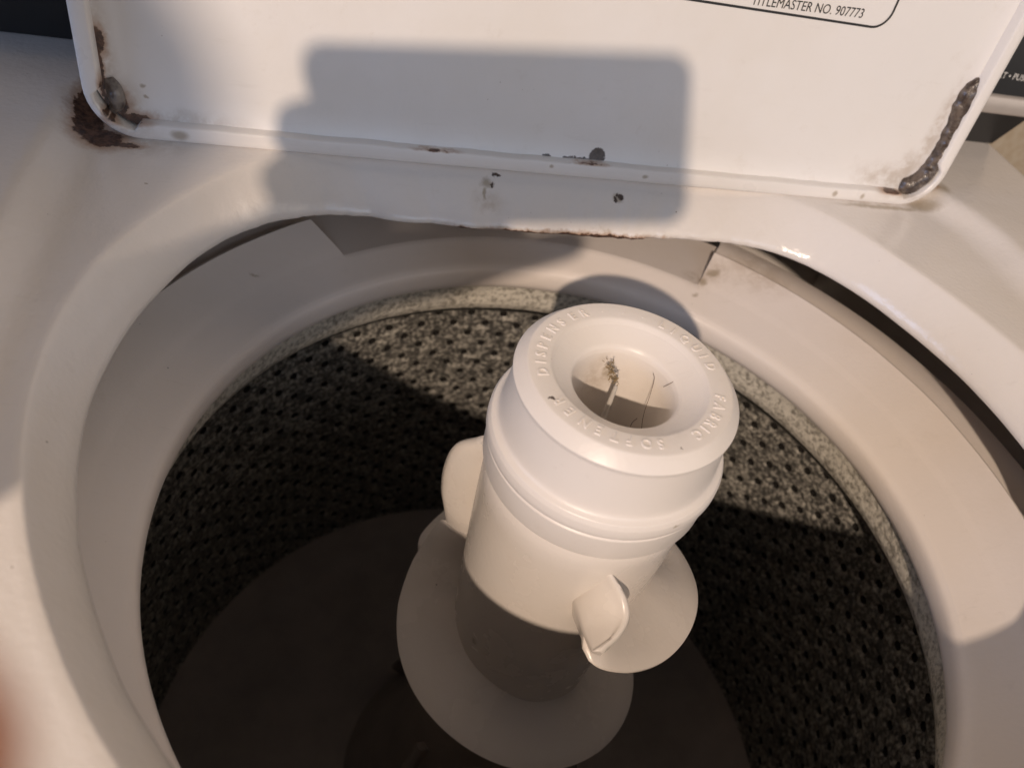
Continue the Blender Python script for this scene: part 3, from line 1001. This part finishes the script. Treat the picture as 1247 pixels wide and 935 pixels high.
phone_slab('screen', -120, 23.5, -7, 56, -13.1, -12.2, 7, M_glass)
phone_slab('camera_bump', -10, 12, 8, 40, -4.4, -2.2, 6, M_phone)

def skin_figure(name, verts, edges, radii, root, mat, parent=None, sub=2, at=(0, 0, 0)):
    me = bpy.data.meshes.new(name)
    at = Vector(at)
    me.from_pydata([tuple(Vector(p) - at) for p in verts], edges, [])
    o = bpy.data.objects.new(name, me)
    link(o, parent)
    o.location = at if parent is None else Vector((0, 0, 0))
    md = o.modifiers.new('skin', 'SKIN'); md.use_smooth_shade = True
    for i, sv in enumerate(me.skin_vertices[0].data):
        r = radii[i]
        sv.radius = r if isinstance(r, tuple) else (r, r)
        sv.use_root = (i == root)
    ss = o.modifiers.new('subsurf', 'SUBSURF'); ss.levels = sub; ss.render_levels = sub
    me.materials.append(mat)
    return o
J = {}
VV, EE, RR = [], [], []
def joint(nm, p, r, par=None):
    J[nm] = len(VV); VV.append(Vector(p)); RR.append(r)
    if par is not None: EE.append((J[par], J[nm]))
bx, by = -.668, -.66
joint('pelvis', (bx, by, .13), .13)
joint('waist', (bx, by, .30), .125, 'pelvis')
joint('chest', (bx, by + .01, .47), .14, 'waist')
joint('upper_chest', (bx, by, .57), .11, 'chest')
joint('neck', (bx, by + .01, .68), .055, 'upper_chest')
joint('jaw', (bx + .01, by + .05, .745), .062, 'neck')
joint('head', (bx + .01, by + .035, .83), .085, 'jaw')
joint('crown', (bx + .01, by + .02, .905), .055, 'head')
joint('nose', (bx + .012, by + .13, .795), .014, 'head')
for sx, s in ((1, 'r'), (-1, 'l')):
    joint('hip' + s, (bx + .09 * sx, by, .06), .085, 'pelvis')
    joint('knee' + s, (bx + .10 * sx, by + .02, -.36), .058, 'hip' + s)
    joint('ankle' + s, (bx + .10 * sx, by, -.735), .04, 'knee' + s)
    joint('toe' + s, (bx + .11 * sx, by + .15, -.785), .03, 'ankle' + s)
joint('shl', (bx - .17, by, .59), .06, 'upper_chest'); joint('ell', (bx - .22, by - .02, .31), .042, 'shl'); joint('wrl', (bx - .21, by + .08, .07), .028, 'ell'); joint('hal', (bx - .20, by + .11, -.02), .035, 'wrl')
for k in range(4):
    joint('lf%d' % k, (bx - .20 + .02 * (k - 1.5), by + .12, -.07 - .012 * (1.5 - abs(k - 1.5))), .0085, 'hal')
    joint('lt%d' % k, (bx - .198 + .02 * (k - 1.5), by + .135, -.105 - .012 * (1.5 - abs(k - 1.5))), .007, 'lf%d' % k)
joint('lth', (bx - .16, by + .13, -.045), .009, 'hal')
joint('shr', (bx + .175, by, .60), .070, 'upper_chest')
joint('elr', (bx + .185, by + .10, .31), .044, 'shr')
wr = cs(-176, -58, -30)
joint('midr', J and (VV[J['elr']] * .45 + wr * .55), .036, 'elr')
joint('wrr', wr, .027, 'midr')
joint('palm', cs(-142, -33, -14), (.018, .029), 'wrr')
joint('k1', cs(-116, -37, 6), .0115, 'palm'); joint('f1a', cs(-90, -33, 16), .0105, 'k1'); joint('f1b', cs(-58, -22, 18), .0095, 'f1a'); joint('f1c', cs(-30, -14.5, 22), .0088, 'f1b'); joint('f1d', cs(-15.0, -11.3, 24.8), .0070, 'f1c')
joint('k2', cs(-120, -20, -2), .0115, 'palm'); joint('f2a', cs(-94, -18, 4), .0110, 'k2'); joint('f2b', cs(-66, -14, 6), .0095, 'f2a'); joint('f2c', cs(-46, -10, 6), .0075, 'f2b')
joint('k3', cs(-122, 0, -6), .0100, 'palm'); joint('f3a', cs(-134, 15, 11), .0086, 'k3'); joint('f3b', cs(-116, 20, 13), .0078, 'f3a'); joint('f3c', cs(-104, 22, 8), .0066, 'f3b')
joint('k4', cs(-126, 18, -8), .0090, 'k3'); joint('f4a', cs(-130, 35, 9), .0078, 'k4'); joint('f4b', cs(-115, 39, 11), .0068, 'f4a'); joint('f4c', cs(-106, 40, 7), .0058, 'f4b')
joint('th0', cs(-130, -24, -26), .0115, 'palm'); joint('th1', cs(-116, -4, -29), .0095, 'th0'); joint('th2', cs(-102, 10, -25), .0085, 'th1')
person = skin_figure('person', VV, EE, RR, 0, M_skin, at=(bx, by, FLOOR))
tag(person, 'person in dark shirt standing before the machine with one finger at the phone lens', 'person')
def cloth(name, names, grow, mat, over={}):
    idx = {nm: i for i, nm in enumerate(names)}
    vs = [VV[J[nm]] + Vector(over.get(nm, (0, 0, 0))) for nm in names]
    inv = {J[nm]: idx[nm] for nm in names}
    es = [(inv[a], inv[b]) for a, b in EE if a in inv and b in inv]
    rs = [RR[J[nm]] + grow if not isinstance(RR[J[nm]], tuple) else .03 for nm in names]
    return skin_figure(name, vs, es, rs, 0, mat, person, at=person.location)
cloth('shirt', ['pelvis', 'waist', 'chest', 'upper_chest', 'shl', 'ell', 'shr', 'elr', 'midr'], .012, M_cloth)
cloth('trousers', ['pelvis', 'hipr', 'kneer', 'ankler', 'hipl', 'kneel', 'anklel'], .014, M_jeans)
